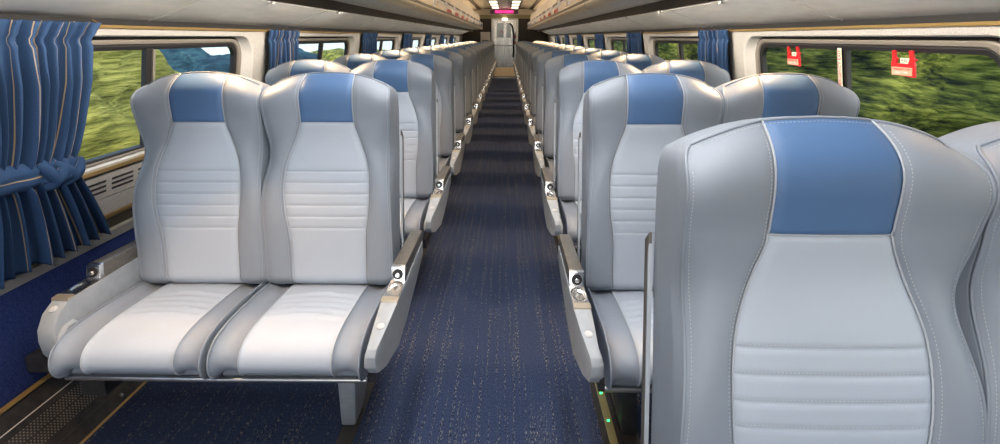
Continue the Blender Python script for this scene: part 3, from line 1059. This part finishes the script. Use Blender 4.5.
def make_back_meshes():
    M = {}
    m = MB()
    m.grid(sub_grid(0, NR - 1, 0, NB))
    m.grid(sub_grid(0, NR - 1, NB + NCEN, NC - 1))
    # gusset and rear shell: the outline swept backwards
    out = [(r, 0) for r in range(NR)] + [(NR - 1, c) for c in range(1, NC)] + [(r, NC - 1) for r in range(NR - 2, -1, -1)] + [(0, c) for c in range(NC - 2, 0, -1)]
    loops = []
    cen = Vector((0, 0, 0))
    for (dep, grow) in ((0.0, 0.0), (0.005, 0.002), (0.035, 0.003), (0.10, 0.001), (0.148, -0.002), (0.162, -0.014)):
        L = []
        for (r, c) in out:
            x, v = GP[r][c]
            p = Vector(GRID[r][c])
            # target depth measured from the flat back plane
            d0 = back_depth(x, v, seam_x(v), half_w(v))
            d = d0 + (dep if dep < 0.01 else dep - d0 * min(1, dep / 0.09) + 0.02 * 0)
            if dep >= 0.01:
                d = d0 * (1 - dep / 0.17) + dep
            w = half_w(v)
            gx = grow * (x / max(w, 1e-3)) + (0.2315 - w) * (x / w) * min(1, dep / 0.07) * (1 if v < 0.06 else 0)
            gv = grow * (1.0 if r == NR - 1 else 0.0)
            L.append(tuple(BP + Vector((x + gx, 0, 0)) + BD * (v + gv) + BN * d))
        loops.append(L)
    n = len(out)
    for A, B in zip(loops[:-1], loops[1:]):
        m.add(A + B, [(i, n + i, n + (i + 1) % n, (i + 1) % n) for i in range(n)])
    m.add(loops[-1], [tuple(range(n))])
    M['backrest'] = m.mesh('backrest', 'leather_grey', smooth=50)
    M['center_panel'] = MB().grid(sub_grid(0, R0, NB, NB + NCEN)).mesh('center_panel', 'leather_light', smooth=70)
    M['headrest_panel'] = MB().grid(sub_grid(R0, NR - 1, NB, NB + NCEN)).mesh('headrest_panel', 'leather_blue', smooth=70)
    # piping round the outline and along the two long seams
    p = MB()
    p.tube([tuple(Vector(GRID[r][c]) - BN * 0.0005) for (r, c) in out[:NR + NC - 1 + NR - 1]], 0.0032, 5)
    M['edge_piping'] = p.mesh('edge_piping', 'leather_grey', smooth=80)
    for q, c in (('a', NB), ('b', NB + NCEN)):
        M['seam_piping_' + q] = MB().tube([tuple(Vector(GRID[r][c]) - BN * 0.0028) for r in range(2, NR)], 0.0019, 5).mesh('seam_piping', 'cord', smooth=80)
    M['seam_piping_c'] = MB().tube([tuple(back_pt(x, 0.0, 0.0016)) for x in np.linspace(-seam_x(0), seam_x(0), 20)], 0.0016, 5).mesh('seam_piping', 'cord', smooth=80)
    # stitches
    st = MB()

    def stitches(path, step=0.0062, ln=0.0034, r=0.0007, lift=0.0004):
        P = np.array(path)
        Ls = np.concatenate([[0], np.cumsum(np.linalg.norm(np.diff(P, axis=0), axis=1))])
        s = 0.0
        nb = np.array(BN)
        while s + ln < Ls[-1]:
            a = np.array([np.interp(s, Ls, P[:, k]) for k in range(3)]) - nb * lift
            b = np.array([np.interp(s + ln, Ls, P[:, k]) for k in range(3)]) - nb * lift
            d = b - a
            u = np.cross(d, nb)
            u = u / (np.linalg.norm(u) + 1e-9) * r
            w = nb * r
            vs = [a - u, a - w, a + u, b - u, b - w, b + u]
            st.add([tuple(q) for q in vs], [(0, 3, 4, 1), (1, 4, 5, 2)])
            s += step
    for sg in (-1, 1):
        for off in (0.0085,):
            path = []
            for v in np.linspace(-.585, .165, 120):
                x = sg * (seam_x(v) + off)
                path.append(tuple(back_pt(x, v)))
            stitches(path)
        path = []
        for v in np.linspace(-.585, .10, 110):
            x = sg * (half_w(v) - 0.0075)
            path.append(tuple(back_pt(x, v)))
        stitches(path)
    path = []
    for c in range(2, NC - 2):
        v = top_of_col[c] - 0.006
        x = col_x(c, v, True)
        path.append(tuple(back_pt(x, v)))
    stitches(path)
    for r in RIBS:
        sx = seam_x(r) - 0.004
        path = [tuple(back_pt(x, r + 0.0045)) for x in np.linspace(-sx, sx, 24)]
        stitches(path, r=0.0005)
    M['stitching'] = st.mesh('stitching', 'thread')
    return M


BACK = make_back_meshes()

# seat cushion
C_PROF = catmull([(.225, .452), (.16, .464), (.06, .472), (-.05, .476), (-.12, .474), (-.168, .464), (-.196, .446), (-.208, .420), (-.205, .396),
                  (-.189, .378), (-.155, .369)], 64)
C_HW, C_SEAM = 0.221, 0.137
C_RIBS = [.10, .062, .027, -.010, -.048]


def cush_pt(x, i, off=0.0):
    a = C_PROF[max(i - 1, 0)]
    b = C_PROF[min(i + 1, len(C_PROF) - 1)]
    t = Vector((0, b[0] - a[0], b[1] - a[1])).normalized()
    n = Vector((0, -t.z, t.y))          # outward normal (up on top, forward on the nose)
    if n.z < 0 and i < 20:
        n = -n
    n = Vector((0, t.z, -t.y))
    ax = abs(x)
    y = C_PROF[i][0]
    fr = i / (len(C_PROF) - 1)
    d = 0.0
    if ax > C_SEAM:
        tt = (ax - C_SEAM) / (C_HW - C_SEAM)
        d += 0.010 * math.sin(math.pi * min(1, tt * .9)) ** .8 - 0.020 * tt ** 5
    else:
        d -= 0.006 * (1 - (ax / C_SEAM) ** 2) * (1 if fr < .5 else 0)
    d -= 0.0045 * g(ax - C_SEAM, 0.005)
    if ax < C_SEAM and fr < 0.6:
        for r in C_RIBS:
            d -= 0.0075 * g(y - (r + 0.012 * (1 - (ax / C_SEAM) ** 2) - 0.006), 0.0060) * min(1, (C_SEAM - ax) / 0.02 + .1)
    return Vector((x, C_PROF[i][0], C_PROF[i][1])) - n * (d + off)


def cush_normal_fix():
    # make sure positive d moves the surface up on the top of the cushion
    p0 = cush_pt(0.18, 10)
    return p0.z > C_PROF[10][1]


def make_cushion_meshes():
    M = {}
    nb, nc = 9, 16
    xs = [-C_HW + (C_HW - C_SEAM) * t for t in ease_cols(nb)] + [-C_SEAM + 2 * C_SEAM * t for t in ease_cols(nc)][1:] + [C_SEAM + (C_HW - C_SEAM) * t for t in ease_cols(nb)][1:]
    G = [[tuple(cush_pt(x, i)) for x in xs] for i in range(len(C_PROF))]
    N = len(G)

    def sg(c0, c1):
        return [[G[i][c] for c in range(c0, c1 + 1)] for i in range(N)]
    m = MB()
    m.grid(sg(0, nb), flip=True)
    m.grid(sg(nb + nc, 2 * nb + nc), flip=True)
    # sides and underside
    for c in (0, 2 * nb + nc):
        edge = [G[i][c] for i in range(N)]
        sgn = -1 if c == 0 else 1
        A = edge
        B = [(p[0] + sgn * 0.003, p[1] + (0.004 if p[1] < -0.15 else 0), p[2] - 0.004) for p in edge]
        cy, cz = 0.05, 0.40
        Cc = [(p[0] + sgn * 0.002, cy + (p[1] - cy) * .93, cz + (p[2] - cz) * 0.55) for p in edge]
        for P, Q in ((A, B), (B, Cc)):
            k = len(P)
            m.add(P + Q, [((i, i + 1, k + i + 1, k + i) if sgn > 0 else (i, k + i, k + i + 1, i + 1)) for i in range(k - 1)])
        m.add(Cc, [tuple(range(len(Cc))) if sgn > 0 else tuple(range(len(Cc) - 1, -1, -1))])
    zb = G[-1][0][2]
    m.box(-C_HW + 0.004, C_HW - 0.004, -.165, .225, 0.350, 0.372)
    M['seat_cushion'] = m.mesh('seat_cushion', 'leather_grey', smooth=50)
    M['seat_panel'] = MB().grid(sg(nb, nb + nc), flip=True).mesh('seat_panel', 'leather_light', smooth=70)
    for q, c in (('a', 0), ('b', 2 * nb + nc)):
        M['cushion_piping_' + q] = MB().tube([G[i][c] for i in range(N)], 0.0034, 5).mesh('cushion_piping', 'leather_grey', smooth=80)
    for q, x in (('a', -C_SEAM), ('b', C_SEAM)):
        M['cushion_seam_' + q] = MB().tube([tuple(cush_pt(x, i, -0.0015)) for i in range(N)], 0.0017, 5).mesh('cushion_seam', 'cord', smooth=80)
    return M


CUSH = make_cushion_meshes()


# armrest assembly, x = 0 on its centre line, +x on the outside of the unit (aisle)
def make_arm(mir, short=False):
    M = {}
    prof = [(.33, .515), (.345, .525), (.345, .572), (.01, .572), (-.09, .572), (-.125, .570), (-.20, .550), (-.280, .526), (-.292, .508), (-.292, .475), (-.275, .448),
            (-.225, .432), (-.12, .428), (.0, .440), (.18, .478)]

    if short:
        prof = [(.33, .34), (.345, .36), (.345, .572), (.01, .572), (-.09, .572), (-.112, .568), (-.150, .545), (-.176, .505), (-.180, .470), (-.175, .425), (-.155, .388),
                (-.12, .362), (.0, .345)]

    def xo(p):
        if short:
            return 0.026
        return 0.026 if p[0] > -.13 else 0.026 - 0.026 * ((-.13 - p[0]) / .166) ** 1.1

    def xi(p):
        return -0.026
    m = MB().prism(prof, 0, xi, xo)
    M['side_panel'] = m.mesh('side_panel', 'plastic_grey', bevel=0.004, smooth=40, mirror=mir)
    m = MB().prism([(.03, .571), (.36, .571), (.37, .585), (.36, .612), (.04, .622), (.036, .618)], 0, -.0225, .0225)
    M['arm_pad'] = m.mesh('arm_pad', 'pad_top', bevel=0.004, smooth=40, mirror=mir)
    m = MB().prism([(.012, .574), (.032, .573), (.040, .623), (.024, .621)], 0, -.024, .024)
    M['latch_plate'] = m.mesh('latch_plate', 'chrome', bevel=0.003, smooth=40, mirror=mir)
    ax = Vector((0, -0.975, 0.22))
    c = Vector((0.0, .0185, .598))
    m = MB().lathe([(.0170, -.003), (.0170, .0030), (.0125, .0034), (.0120, .0012)], c, ax, 18)
    M['latch_ring'] = m.mesh('latch_ring', 'black_rubber', smooth=40, mirror=mir)
    m = MB().lathe([(.0080, -.004), (.0080, .010), (.0062, .0125), (.003, .0125)], c + Vector((0, 0, -.002)), ax, 16)
    M['latch_button'] = m.mesh('latch_button', 'chrome', smooth=40, mirror=mir)
    # dished tray
    m = MB()
    G = []
    for i in range(13):
        y = .014 - .104 * i / 12
        row_ = []
        for j in range(9):
            x = -.024 + .048 * j / 8
            r = math.hypot((y + .038) / .036, x / .017)
            z = .577 - (0.010 * (1 - r * r) if r < 1 else 0)
            row_.append((x, y, z))
        G.append(row_)
    m.grid(G)
    m.box(-.024, .024, -.090, .014, .566, .5725)
    M['arm_tray'] = m.mesh('arm_tray', 'chrome', smooth=60, mirror=mir)
    m = MB().prism([(-.114, .568), (-.088, .570), (-.088, .5785), (-.112, .5768)], 0, -.0265, .0265)
    M['tan_band'] = m.mesh('tan_band', 'band_tan', bevel=0.0015, mirror=mir)
    m = MB().lathe([(.0115, -.003), (.0115, .0018), (.0095, .003)], (-.004, -.205, .5485) if not short else (0.0, -.138, .5545), (0, -.27, .96) if not short else (0, -.42, .91), 18)
    M['round_cap'] = m.mesh('round_cap', 'disc_grey', smooth=40, mirror=mir)
    # rounded inner lip between panel and cushion
    m = MB().tube([(-.030, y, z) for y, z in catmull([(.2, .46), (-.05, .46), (-.20, .49), (-.258, .485), (-.264, .455), (-.22, .44)] if not short else [(.2, .40), (-.05, .44), (-.12, .50), (-.165, .475), (-.168, .43), (-.145, .38)], 20)], 0.010, 8)
    M['inner_lip'] = m.mesh('inner_lip', 'plastic_grey', smooth=60, mirror=mir)
    return M


ARM = {(a, b): make_arm(a, b) for a in (False, True) for b in (False, True)}


def make_frame(mir):
    M = {}
    m = MB().box(-.47, .47, -.13, .22, .300, .349)
    M['seat_frame'] = m.mesh('seat_frame', 'black_metal', bevel=0.004, mirror=mir)
    m = MB().tube([(-.46, -.175, .347), (.0, -.178, .346), (.46, -.175, .347)], .0085, 8)
    M['front_rail'] = m.mesh('front_rail', 'steel', smooth=60, mirror=mir)
    # pedestal leg near the aisle: wide head, narrowing to the floor
    m = MB()
    top = [(.352, -.135), (.412, -.135), (.412, .10), (.352, .10)]
    bot = [(.292, .02), (.345, .02), (.345, .12), (.292, .12)]
    vs = [(x, y, .335) for x, y in top] + [(x, y, 0.004) for x, y in bot]
    m.add(vs, [(0, 1, 2, 3), (7, 6, 5, 4), (0, 4, 5, 1), (1, 5, 6, 2), (2, 6, 7, 3), (3, 7, 4, 0)])
    M['pedestal'] = m.mesh('pedestal', 'black_metal' if mir else 'plastic_grey', bevel=0.010, smooth=40, mirror=mir)  # right-hand pedestals black: their shadow is put into the material
    m = MB().box(-.52, -.44, -.08, .16, .20, .33)
    m.box(-.76, -.50, -.02, .10, .24, .30)
    M['wall_bracket'] = m.mesh('wall_bracket', 'black_metal', bevel=0.004, mirror=mir)
    # bright coupling between the two cushions
    m = MB().lathe([(.012, -.02), (.016, -.012), (.016, .012), (.012, .02)], (.0, -.15, .392), (0, 1, 0), 12)
    M['coupling'] = m.mesh('coupling', 'steel', smooth=40, mirror=mir)
    # flat steel recliner bar up the aisle side of the inner backrest
    m = MB()
    def bar(v0, v1, d0, d1):
        return [(q.y, q.z) for q in (BP + BD * v0 + BN * d0, BP + BD * v0 + BN * d1, BP + BD * v1 + BN * d1, BP + BD * (v1 + .02) + BN * d0)]
    m.prism(bar(-.62, -.05, .150, .178), 0, .4675, .474)
    M['recliner_bar'] = m.mesh('recliner_bar', 'psu_mid', bevel=0.002, mirror=mir)
    m = MB().prism(bar(-.60, -.07, .1445, .1515), 0, .468, .4755)
    M['bar_edge'] = m.mesh('bar_edge', 'cord', bevel=0.001, mirror=mir)
    return M


FRAME = {False: make_frame(False), True: make_frame(True)}
SEAT_DX = 0.2335
UNIT_X = 0.812


def seat_unit(s, k, label):
    """one double seat; the camera sees its front. s: side, k: row (0 = beside the camera)"""
    yb = (ROW0 if s < 0 else ROW0 - 0.03) + PITCH_ROW * (k - 1)
    mir = s > 0
    if s > 0 and k == 0:
        yb += 0.022
    t = empty('double_seat', (s * UNIT_X - (0.010 if s < 0 else (0.012 if k == 0 else 0)), yb, 0), label=label, category='train seat', group='double coach seats')
    ma = 1 if s < 0 else -1
    for e in (1, -1):
        x = ma * e * SEAT_DX
        b = link('backrest', BACK['backrest'], t, (x, 0, 0))
        for n_ in ('headrest_panel', 'center_panel', 'edge_piping'):
            o = link(n_, BACK[n_], b)
            if n_ == 'headrest_panel':
                o['label'] = 'blue leather headrest panel'
        if k <= 3:
            link('stitching', BACK['stitching'], b, kind='stuff')
        c = link('seat_cushion', CUSH['seat_cushion'], t, (x, 0, 0))
        link('seat_panel', CUSH['seat_panel'], c)
        for q in 'ab':
            link('cushion_piping', CUSH['cushion_piping_' + q], c)
            link('cushion_seam', CUSH['cushion_seam_' + q], c)
            link('seam_piping', BACK['seam_piping_' + q], b)
        link('seam_piping', BACK['seam_piping_c'], b)
    for e in (1, -1):
        A = ARM[(mir if e > 0 else (not mir), e < 0)]
        x = ma * (UNIT_X - 0.287) if e > 0 else -ma * (1.305 - UNIT_X)
        ya = -0.07 if (s > 0 and k == 0) else 0.0
        p = link('side_panel', A['side_panel'], t, (x, ya, 0))
        for n_ in ('round_cap', 'inner_lip', 'tan_band'):
            link(n_, A[n_], p)
        q = link('arm_pad', A['arm_pad'], t, (x, ya, 0))
        for n_ in ('latch_plate', 'latch_ring', 'latch_button', 'arm_tray'):
            link(n_, A[n_], q)
    for n_, me in FRAME[mir].items():
        link(n_, me, t)
    return t


N_ROWS = 15
for s in (-1, 1):
    for k in range(0 if s > 0 else 1, N_ROWS + 1):
        if s > 0 and k == 0:
            lb = 'large foreground grey leather double seat filling the right edge of the picture'
        else:
            pos = k - 1
            lb = 'grey leather double seat with blue headrests, %s of the row on the %s of the aisle%s' % (
                'nearest' if (pos == 0 and s < 0) else ('first behind the foreground seat' if pos == 0 else ordinal[pos]), side_word[s], '')
            if pos == 0 and s > 0:
                lb = 'grey leather double seat directly behind the large foreground seat on the right'
            elif pos >= 1:
                lb = 'grey leather double seat with blue headrests, %s row back on the %s of the aisle' % (ordinal[pos], side_word[s])
            else:
                lb = 'nearest grey leather double seat left of the aisle, cushions and pedestal in full view'
        seat_unit(s, k, lb)
    # reading lamps over each row, set in the service channel
    for k in range(0, N_ROWS + 1):
        yb = ROW0 + PITCH_ROW * (k - 1)
        l = bpy.data.lights.new('reading_light', 'SPOT')
        l.energy = READ_LAMP * (0.12 if (s > 0 and k == 0) else 1.0)   # that lamp is switched nearly off
        l.color = (1.0, 0.66, 0.36)
        l.spot_size = math.radians(88)
        l.spot_blend = 0.35
        l.shadow_soft_size = 0.018
        o = bpy.data.objects.new('reading_light', l)
        COL.objects.link(o)
        o.parent = RACKS[s]
        src = Vector((s * 1.06, yb + 0.44, 1.530))
        tgt = Vector((s * 0.86, yb + 0.52, 0.80))
        o.location = src - Vector(RACKS[s].location)
        o.rotation_euler = (tgt - src).to_track_quat('-Z', 'Y').to_euler()


# ------------------------------------------------------------------ curtains
def build_curtain(s, y0, y1, z_top, z_bot, folds, label, tie=None, spread=None, seed=1, lift=0.03, amp=0.016, cloth=None):
    """pleated cloth hanging just inside the wall. tie: height of a tie-back band"""
    rng = random.Random(seed)
    root = empty('curtain', WP(s, (y0 + y1) / 2, z_bot, -0.03), label=label, category='curtain', group='blue striped window curtains')
    o = Vector(root.location)
    NU, NV = folds * 14, 60
    ph = [rng.uniform(-0.5, 0.5) for _ in range(folds + 2)]
    am = [rng.uniform(0.65, 1.25) for _ in range(folds + 2)]
    cloth = cloth or (y1 - y0) * 1.9
    G, UV = [], []
    for i in range(NV + 1):
        t = i / NV
        row_ = []
        for j in range(NU + 1):
            u = j / NU
            f = u * folds
            fi = min(int(f), folds)
            fr = f - fi
            a_l = am[fi] * (1 - fr) + am[min(fi + 1, folds + 1)] * fr
            p_l = ph[fi] * (1 - fr) + ph[min(fi + 1, folds + 1)] * fr
            open_ = 0.55 + 0.45 * min(1, max(0, (t - 0.06) / 0.18))
            wave = math.sin(2 * math.pi * (f + p_l * 0.35 + 0.05 * math.sin(5 * t + fi)))
            ya, yb = y0, y1
            zb = z_bot
            if spread:
                w = spread(t)
                ya, yb = w
            y = ya + (yb - ya) * u + 0.35 * (yb - ya) / folds * math.cos(2 * math.pi * f + 1.2) * 0.35
            sq = 1.0
            if tie:
                sq = 1.0 - 0.55 * g(t - tie, 0.035)
            d = -(lift + amp * a_l * open_ * sq * (1 + wave))
            # heading tape: small ruffles above the gathering line
            if t < 0.075:
                d += 0.006 * math.sin(2 * math.pi * f * 2 + fi) * (1 - t / 0.075)
            if abs(t - 0.075) < 0.012:
                d += 0.008
            hem = 0.006 * math.sin(2 * math.pi * f + 0.8) * t
            z = z_top + (zb + hem - z_top) * t
            q = Vector(WP(s, y, z, d)) - o
            row_.append(tuple(q))
            UV.append((u * cloth + 0.02, t * (z_top - z_bot)))
        G.append(row_)
    m = MB().grid(G, flip=(s < 0))
    me = m.mesh('cloth', 'curtain_blue', smooth=80, uv=UV)
    c = link('cloth', me, root)
    md = c.modifiers.new('thickness', 'SOLIDIFY')
    md.thickness = 0.0025
    md.offset = 0
    # hooks at the top
    yk = y0 + 0.03
    for yy in (y0 + 0.02, (y0 + y1) / 2, y1 - 0.02):
        h = MB().tube([tuple(Vector(WP(s, yy, z_top + 0.003, -0.006)) - o), tuple(Vector(WP(s, yy, z_top - 0.004, -0.028)) - o), tuple(Vector(WP(s, yy, z_top - 0.018, -0.022)) - o)], 0.003, 6)
        link('hook', h.mesh('hook', 'gold_trim', smooth=60), root)
    return root


# the large curtain at the near left window, drawn in by a band of the same cloth
def sp1(t):
    far = cr([(0, 1.790), (.05, 1.765), (.25, 1.725), (.45, 1.690), (.56, 1.665), (.62, 1.668), (.78, 1.74), (.92, 1.80), (1, 1.83)], t)
    near = cr([(0, 0.98), (.55, 1.08), (1, 0.93)], t)
    return (near, far)


c1 = build_curtain(-1, 0.98, 1.80, 1.416, 0.612, 17, 'large pleated blue curtain with tan stripes tied back at the near left window', tie=0.60, spread=sp1, seed=5,
                   lift=0.022, amp=0.026, cloth=2.4)
o1 = Vector(c1.location)
# tie band with a knot
tb = MB()
G, UV = [], []
for i in range(9):
    a = i / 8
    row_ = []
    for j in range(61):
        u = j / 60
        y = 1.04 + (1.675 - 1.04) * u
        z = 0.992 - 0.088 * a - 0.13 * (y - 1.40) + 0.006 * math.sin(u * 9)
        bulge = math.sin(math.pi * a) ** 0.6
        d = -(0.052 + 0.024 * bulge + 0.004 * math.sin(a * 14 + u * 7) + 0.003 * math.sin(40 * u))
        if u > 0.93:
            d += 0.03 * ((u - 0.93) / 0.07) ** 2
        row_.append(tuple(Vector(WP(-1, y, z, d)) - o1))
        UV.append((a * 0.09 + 0.052, u * 0.7))
    G.append(row_)
tb.grid(G, flip=True)
bo = link('tie_band', tb.mesh('tie_band', 'curtain_blue', smooth=80, uv=UV), c1)
md = bo.modifiers.new('thickness', 'SOLIDIFY'); md.thickness = 0.006; md.offset = 0
# the knot: a few crossed cloth rolls
kn = MB()
kuv = []
for (ya, za, yb_, zb_, r) in ((1.495, .975, 1.555, .885, .021), (1.51, .890, 1.59, .965, .024), (1.55, .965, 1.625, .890, .022), (1.575, .885, 1.655, .955, .020), (1.49, .92, 1.66, .925, .019)):
    pts = []
    for i in range(9):
        t = i / 8
        b_ = math.sin(math.pi * t)
        pts.append(tuple(Vector(WP(-1, ya + (yb_ - ya) * t, za + (zb_ - za) * t, -(0.066 + 0.020 * b_))) - o1))
    n0 = len(kn.v)
    kn.tube(pts, [r * (0.6 + 0.4 * math.sin(math.pi * i / 8)) for i in range(9)], 10)
    kuv += [(0.070 + 0.006 * (i % 10), 0.02 * (i // 10)) for i in range(len(kn.v) - n0)]
link('knot', kn.mesh('knot', 'curtain_blue', smooth=80, uv=kuv), c1)

for s in (-1, 1):
    for k in range(1, N_WIN):
        y0 = 3.07 + 2.01 * (k - 1)
        lb = 'narrow blue striped curtain hanging at the %s window on the %s' % (ordinal[k], side_word[s])
        build_curtain(s, y0, y0 + (0.47 if k == 1 else 0.60), 1.408, 0.60, 7, lb, seed=10 * k + s, lift=0.016, amp=0.020)

# ------------------------------------------------------------------ emergency pulls and sticker on the near right window
def text_mesh(body, size, mat):
    cu = bpy.data.curves.new('lettering', 'FONT')
    cu.body = body
    cu.size = size
    cu.align_x = 'CENTER'
    cu.align_y = 'CENTER'
    cu.resolution_u = 2
    cu.extrude = 0.0004
    ob = bpy.data.objects.new('lettering', cu)
    COL.objects.link(ob)
    dg = bpy.context.evaluated_depsgraph_get()
    me = bpy.data.meshes.new_from_object(ob.evaluated_get(dg))
    bpy.data.objects.remove(ob)
    me.materials.clear()
    me.materials.append(MATS[mat])
    return me


def wall_frame(s, y, z, d):
    """matrix whose x runs along the wall (readable from inside), y up, z into the car"""
    up = Vector((-s * LEAN, 0, 1)).normalized()
    inn = Vector((-s, 0, -LEAN)).normalized()
    xx = up.cross(inn)
    M = Matrix((xx, up, inn)).transposed().to_4x4()
    M.translation = Vector(WP(s, y, z, d))
    return M


for cy, lb in ((2.475, 'smaller red emergency pull handle at the left pane of the right window'), (1.790, 'larger red emergency pull handle at the right pane of the right window')):
    t = empty('emergency_pull', (0, 0, 0), label=lb, category='emergency handle', group='red emergency pulls')
    t.matrix_world = wall_frame(1, cy, 1.240, 0.028) @ Matrix.Scale(0.80, 4)
    # red U-shaped handle
    poly = [(-.062, -.022), (.066, -.030), (.066, .018), (.062, .040), (.075, .046), (.070, .052), (.060, .052), (.056, .088), (.034, .088), (.038, .052),
            (.030, .030), (-.038, .030), (-.034, .046), (-.030, .052), (-.040, .056), (-.042, .088), (-.062, .088), (-.060, .050), (-.066, .030)]
    link('handle', MB().prism(poly, 2, 0.0, 0.010).mesh('handle', 'red', bevel=0.002), t)
    link('label_plate', MB().box(-.060, .056, -.022, .014, .010, .0125).mesh('label_plate', 'label_salmon', bevel=0.0005), t)
    link('lettering', text_mesh('EMERGENCY EXIT', 0.0125, 'red'), t, (-.002, .005, .0130))
    link('lettering', text_mesh('PULL TO OPEN', 0.0105, 'card_white'), t, (-.002, -.010, .0130))
    link('clear_tag', MB().box(-.018, .030, .030, .054, .003, .005).mesh('clear_tag', 'label_cream'), t)
    link('lettering', text_mesh('PULL', 0.016, 'dark_metal'), t, (.006, .042, .0056))
t = empty('exit_sticker', (0, 0, 0), label='narrow cream sticker with red lettering on the window post', category='sticker')
t.matrix_world = wall_frame(1, 2.136, 1.236, 0.026)
link('sticker_backing', MB().box(-.012, .012, -.17, .075, -0.001, .001).mesh('sticker_backing', 'label_cream'), t)
tx = link('lettering', text_mesh('EMERGENCY EXIT', 0.022, 'red'), t, (0, -.02, .0014))
tx.rotation_euler = (0, 0, math.pi / 2)

# ------------------------------------------------------------------ outside: river bank on the left, thicket on the right
def build_bush(name, c, r, mat, seed, label, group, fat=0.30, base=-1.6):
    bm = bmesh.new()
    bmesh.ops.create_icosphere(bm, subdivisions=5, radius=1)
    off = Vector((seed * 7.3, seed * 3.1, seed * 1.7))
    for v in bm.verts:
        p = v.co.copy()
        n1 = noise.fractal(Vector((p.x * 1.6, p.y * 1.1, p.z * 1.6)) + off, 1.0, 2.1, 3)
        n2 = noise.fractal(Vector((p.x * 6, p.y * 3.5, p.z * 6)) + off, 1.0, 2.1, 3)
        k = 1 + fat * n1 + 0.10 * n2
        q = p * k
        v.co = Vector((q.x * r[0], q.y * r[1], max(q.z * r[2], base - c[2] )))
    me = bpy.data.meshes.new(name)
    bm.to_mesh(me)
    bm.free()
    me.polygons.foreach_set('use_smooth', [True] * len(me.polygons))
    me.materials.append(MATS[mat])
    return link(name, me, None, c, label=label, category='bush', group=group)


gr = MB()
def ground_z(x, y):
    if x > 2:
        return -1.6
    t = min(1, max(0, (-x - 10) / 14))
    return -1.6 - 3.4 * t


xs = list(np.linspace(-30, -8, 14)) + list(np.linspace(-6, 40, 8))
gr.grid([[(x, y, ground_z(x, y)) for x in xs] for y in np.linspace(-40, 420, 24)])
struct('ground', gr.mesh('ground', 'grass', smooth=60), label='grassy ground outside the windows', category='ground')
wt = MB().add([(-1500, -600, -4.6), (-18, -600, -4.6), (-18, 1900, -4.6), (-1500, 1900, -4.6)], [(0, 1, 2, 3)])
link('river', wt.mesh('river', 'water'), None, label='pale river beyond the grassy bank on the left', category='river', kind='structure')
LB = [((-6.2, 5.6, 0.15), (1.6, 3.1, 2.35), 'foliage_yellow', 'yellow-green bush filling most of the near left window'),
      ((-8.4, 13.6, -0.75), (1.7, 2.7, 1.75), 'foliage_blue', 'dark blue-green bush in the far pane of the near left window'),
      ((-10.2, 23.0, -0.9), (2.2, 4.2, 1.75), 'foliage_blue', 'low dark bush outside the second left window'),
      ((-11.6, 35.0, -1.2), (2.4, 5.4, 1.6), 'foliage_green', 'low green bush outside the third left window'),
      ((-13.2, 51.0, -1.5), (2.6, 7.5, 1.5), 'foliage_green', 'low green bush outside the fourth left window'),
      ((-15.2, 77.0, -1.8), (2.8, 12.0, 1.4), 'foliage_green', 'low distant green bush by the river')]
for i, (c, r, mt, lb) in enumerate(LB):
    build_bush('bush', c, r, mt, i + 1, lb, 'bushes on the river bank')
RB = [((6.0, 6.8, 0.6), (1.8, 4.4, 2.8), 'wide green thicket filling both panes of the near right window'),
      ((6.2, 18.4, 0.5), (1.8, 4.0, 2.8), 'green bush outside the second right window'),
      ((6.6, 30.5, 0.5), (2.0, 5.0, 2.8), 'green bush outside the third right window'),
      ((7.2, 45.5, 0.5), (2.2, 6.4, 3.0), 'green bush farthest away on the right'),
      ((12.6, 12.5, 1.0), (2.2, 5.0, 4.0), 'tall green bush behind the near right thicket'),
      ((13.0, 25.5, 1.0), (2.2, 5.0, 4.0), 'tall green bush behind the second right bush'),
      ((13.6, 39.0, 1.0), (2.4, 5.4, 4.2), 'tall green bush behind the farthest right bush')]
for i, (c, r, lb) in enumerate(RB):
    build_bush('bush', c, r, 'foliage_green', i + 21, lb, 'thicket on the right')
bpy.context.view_layer.update()
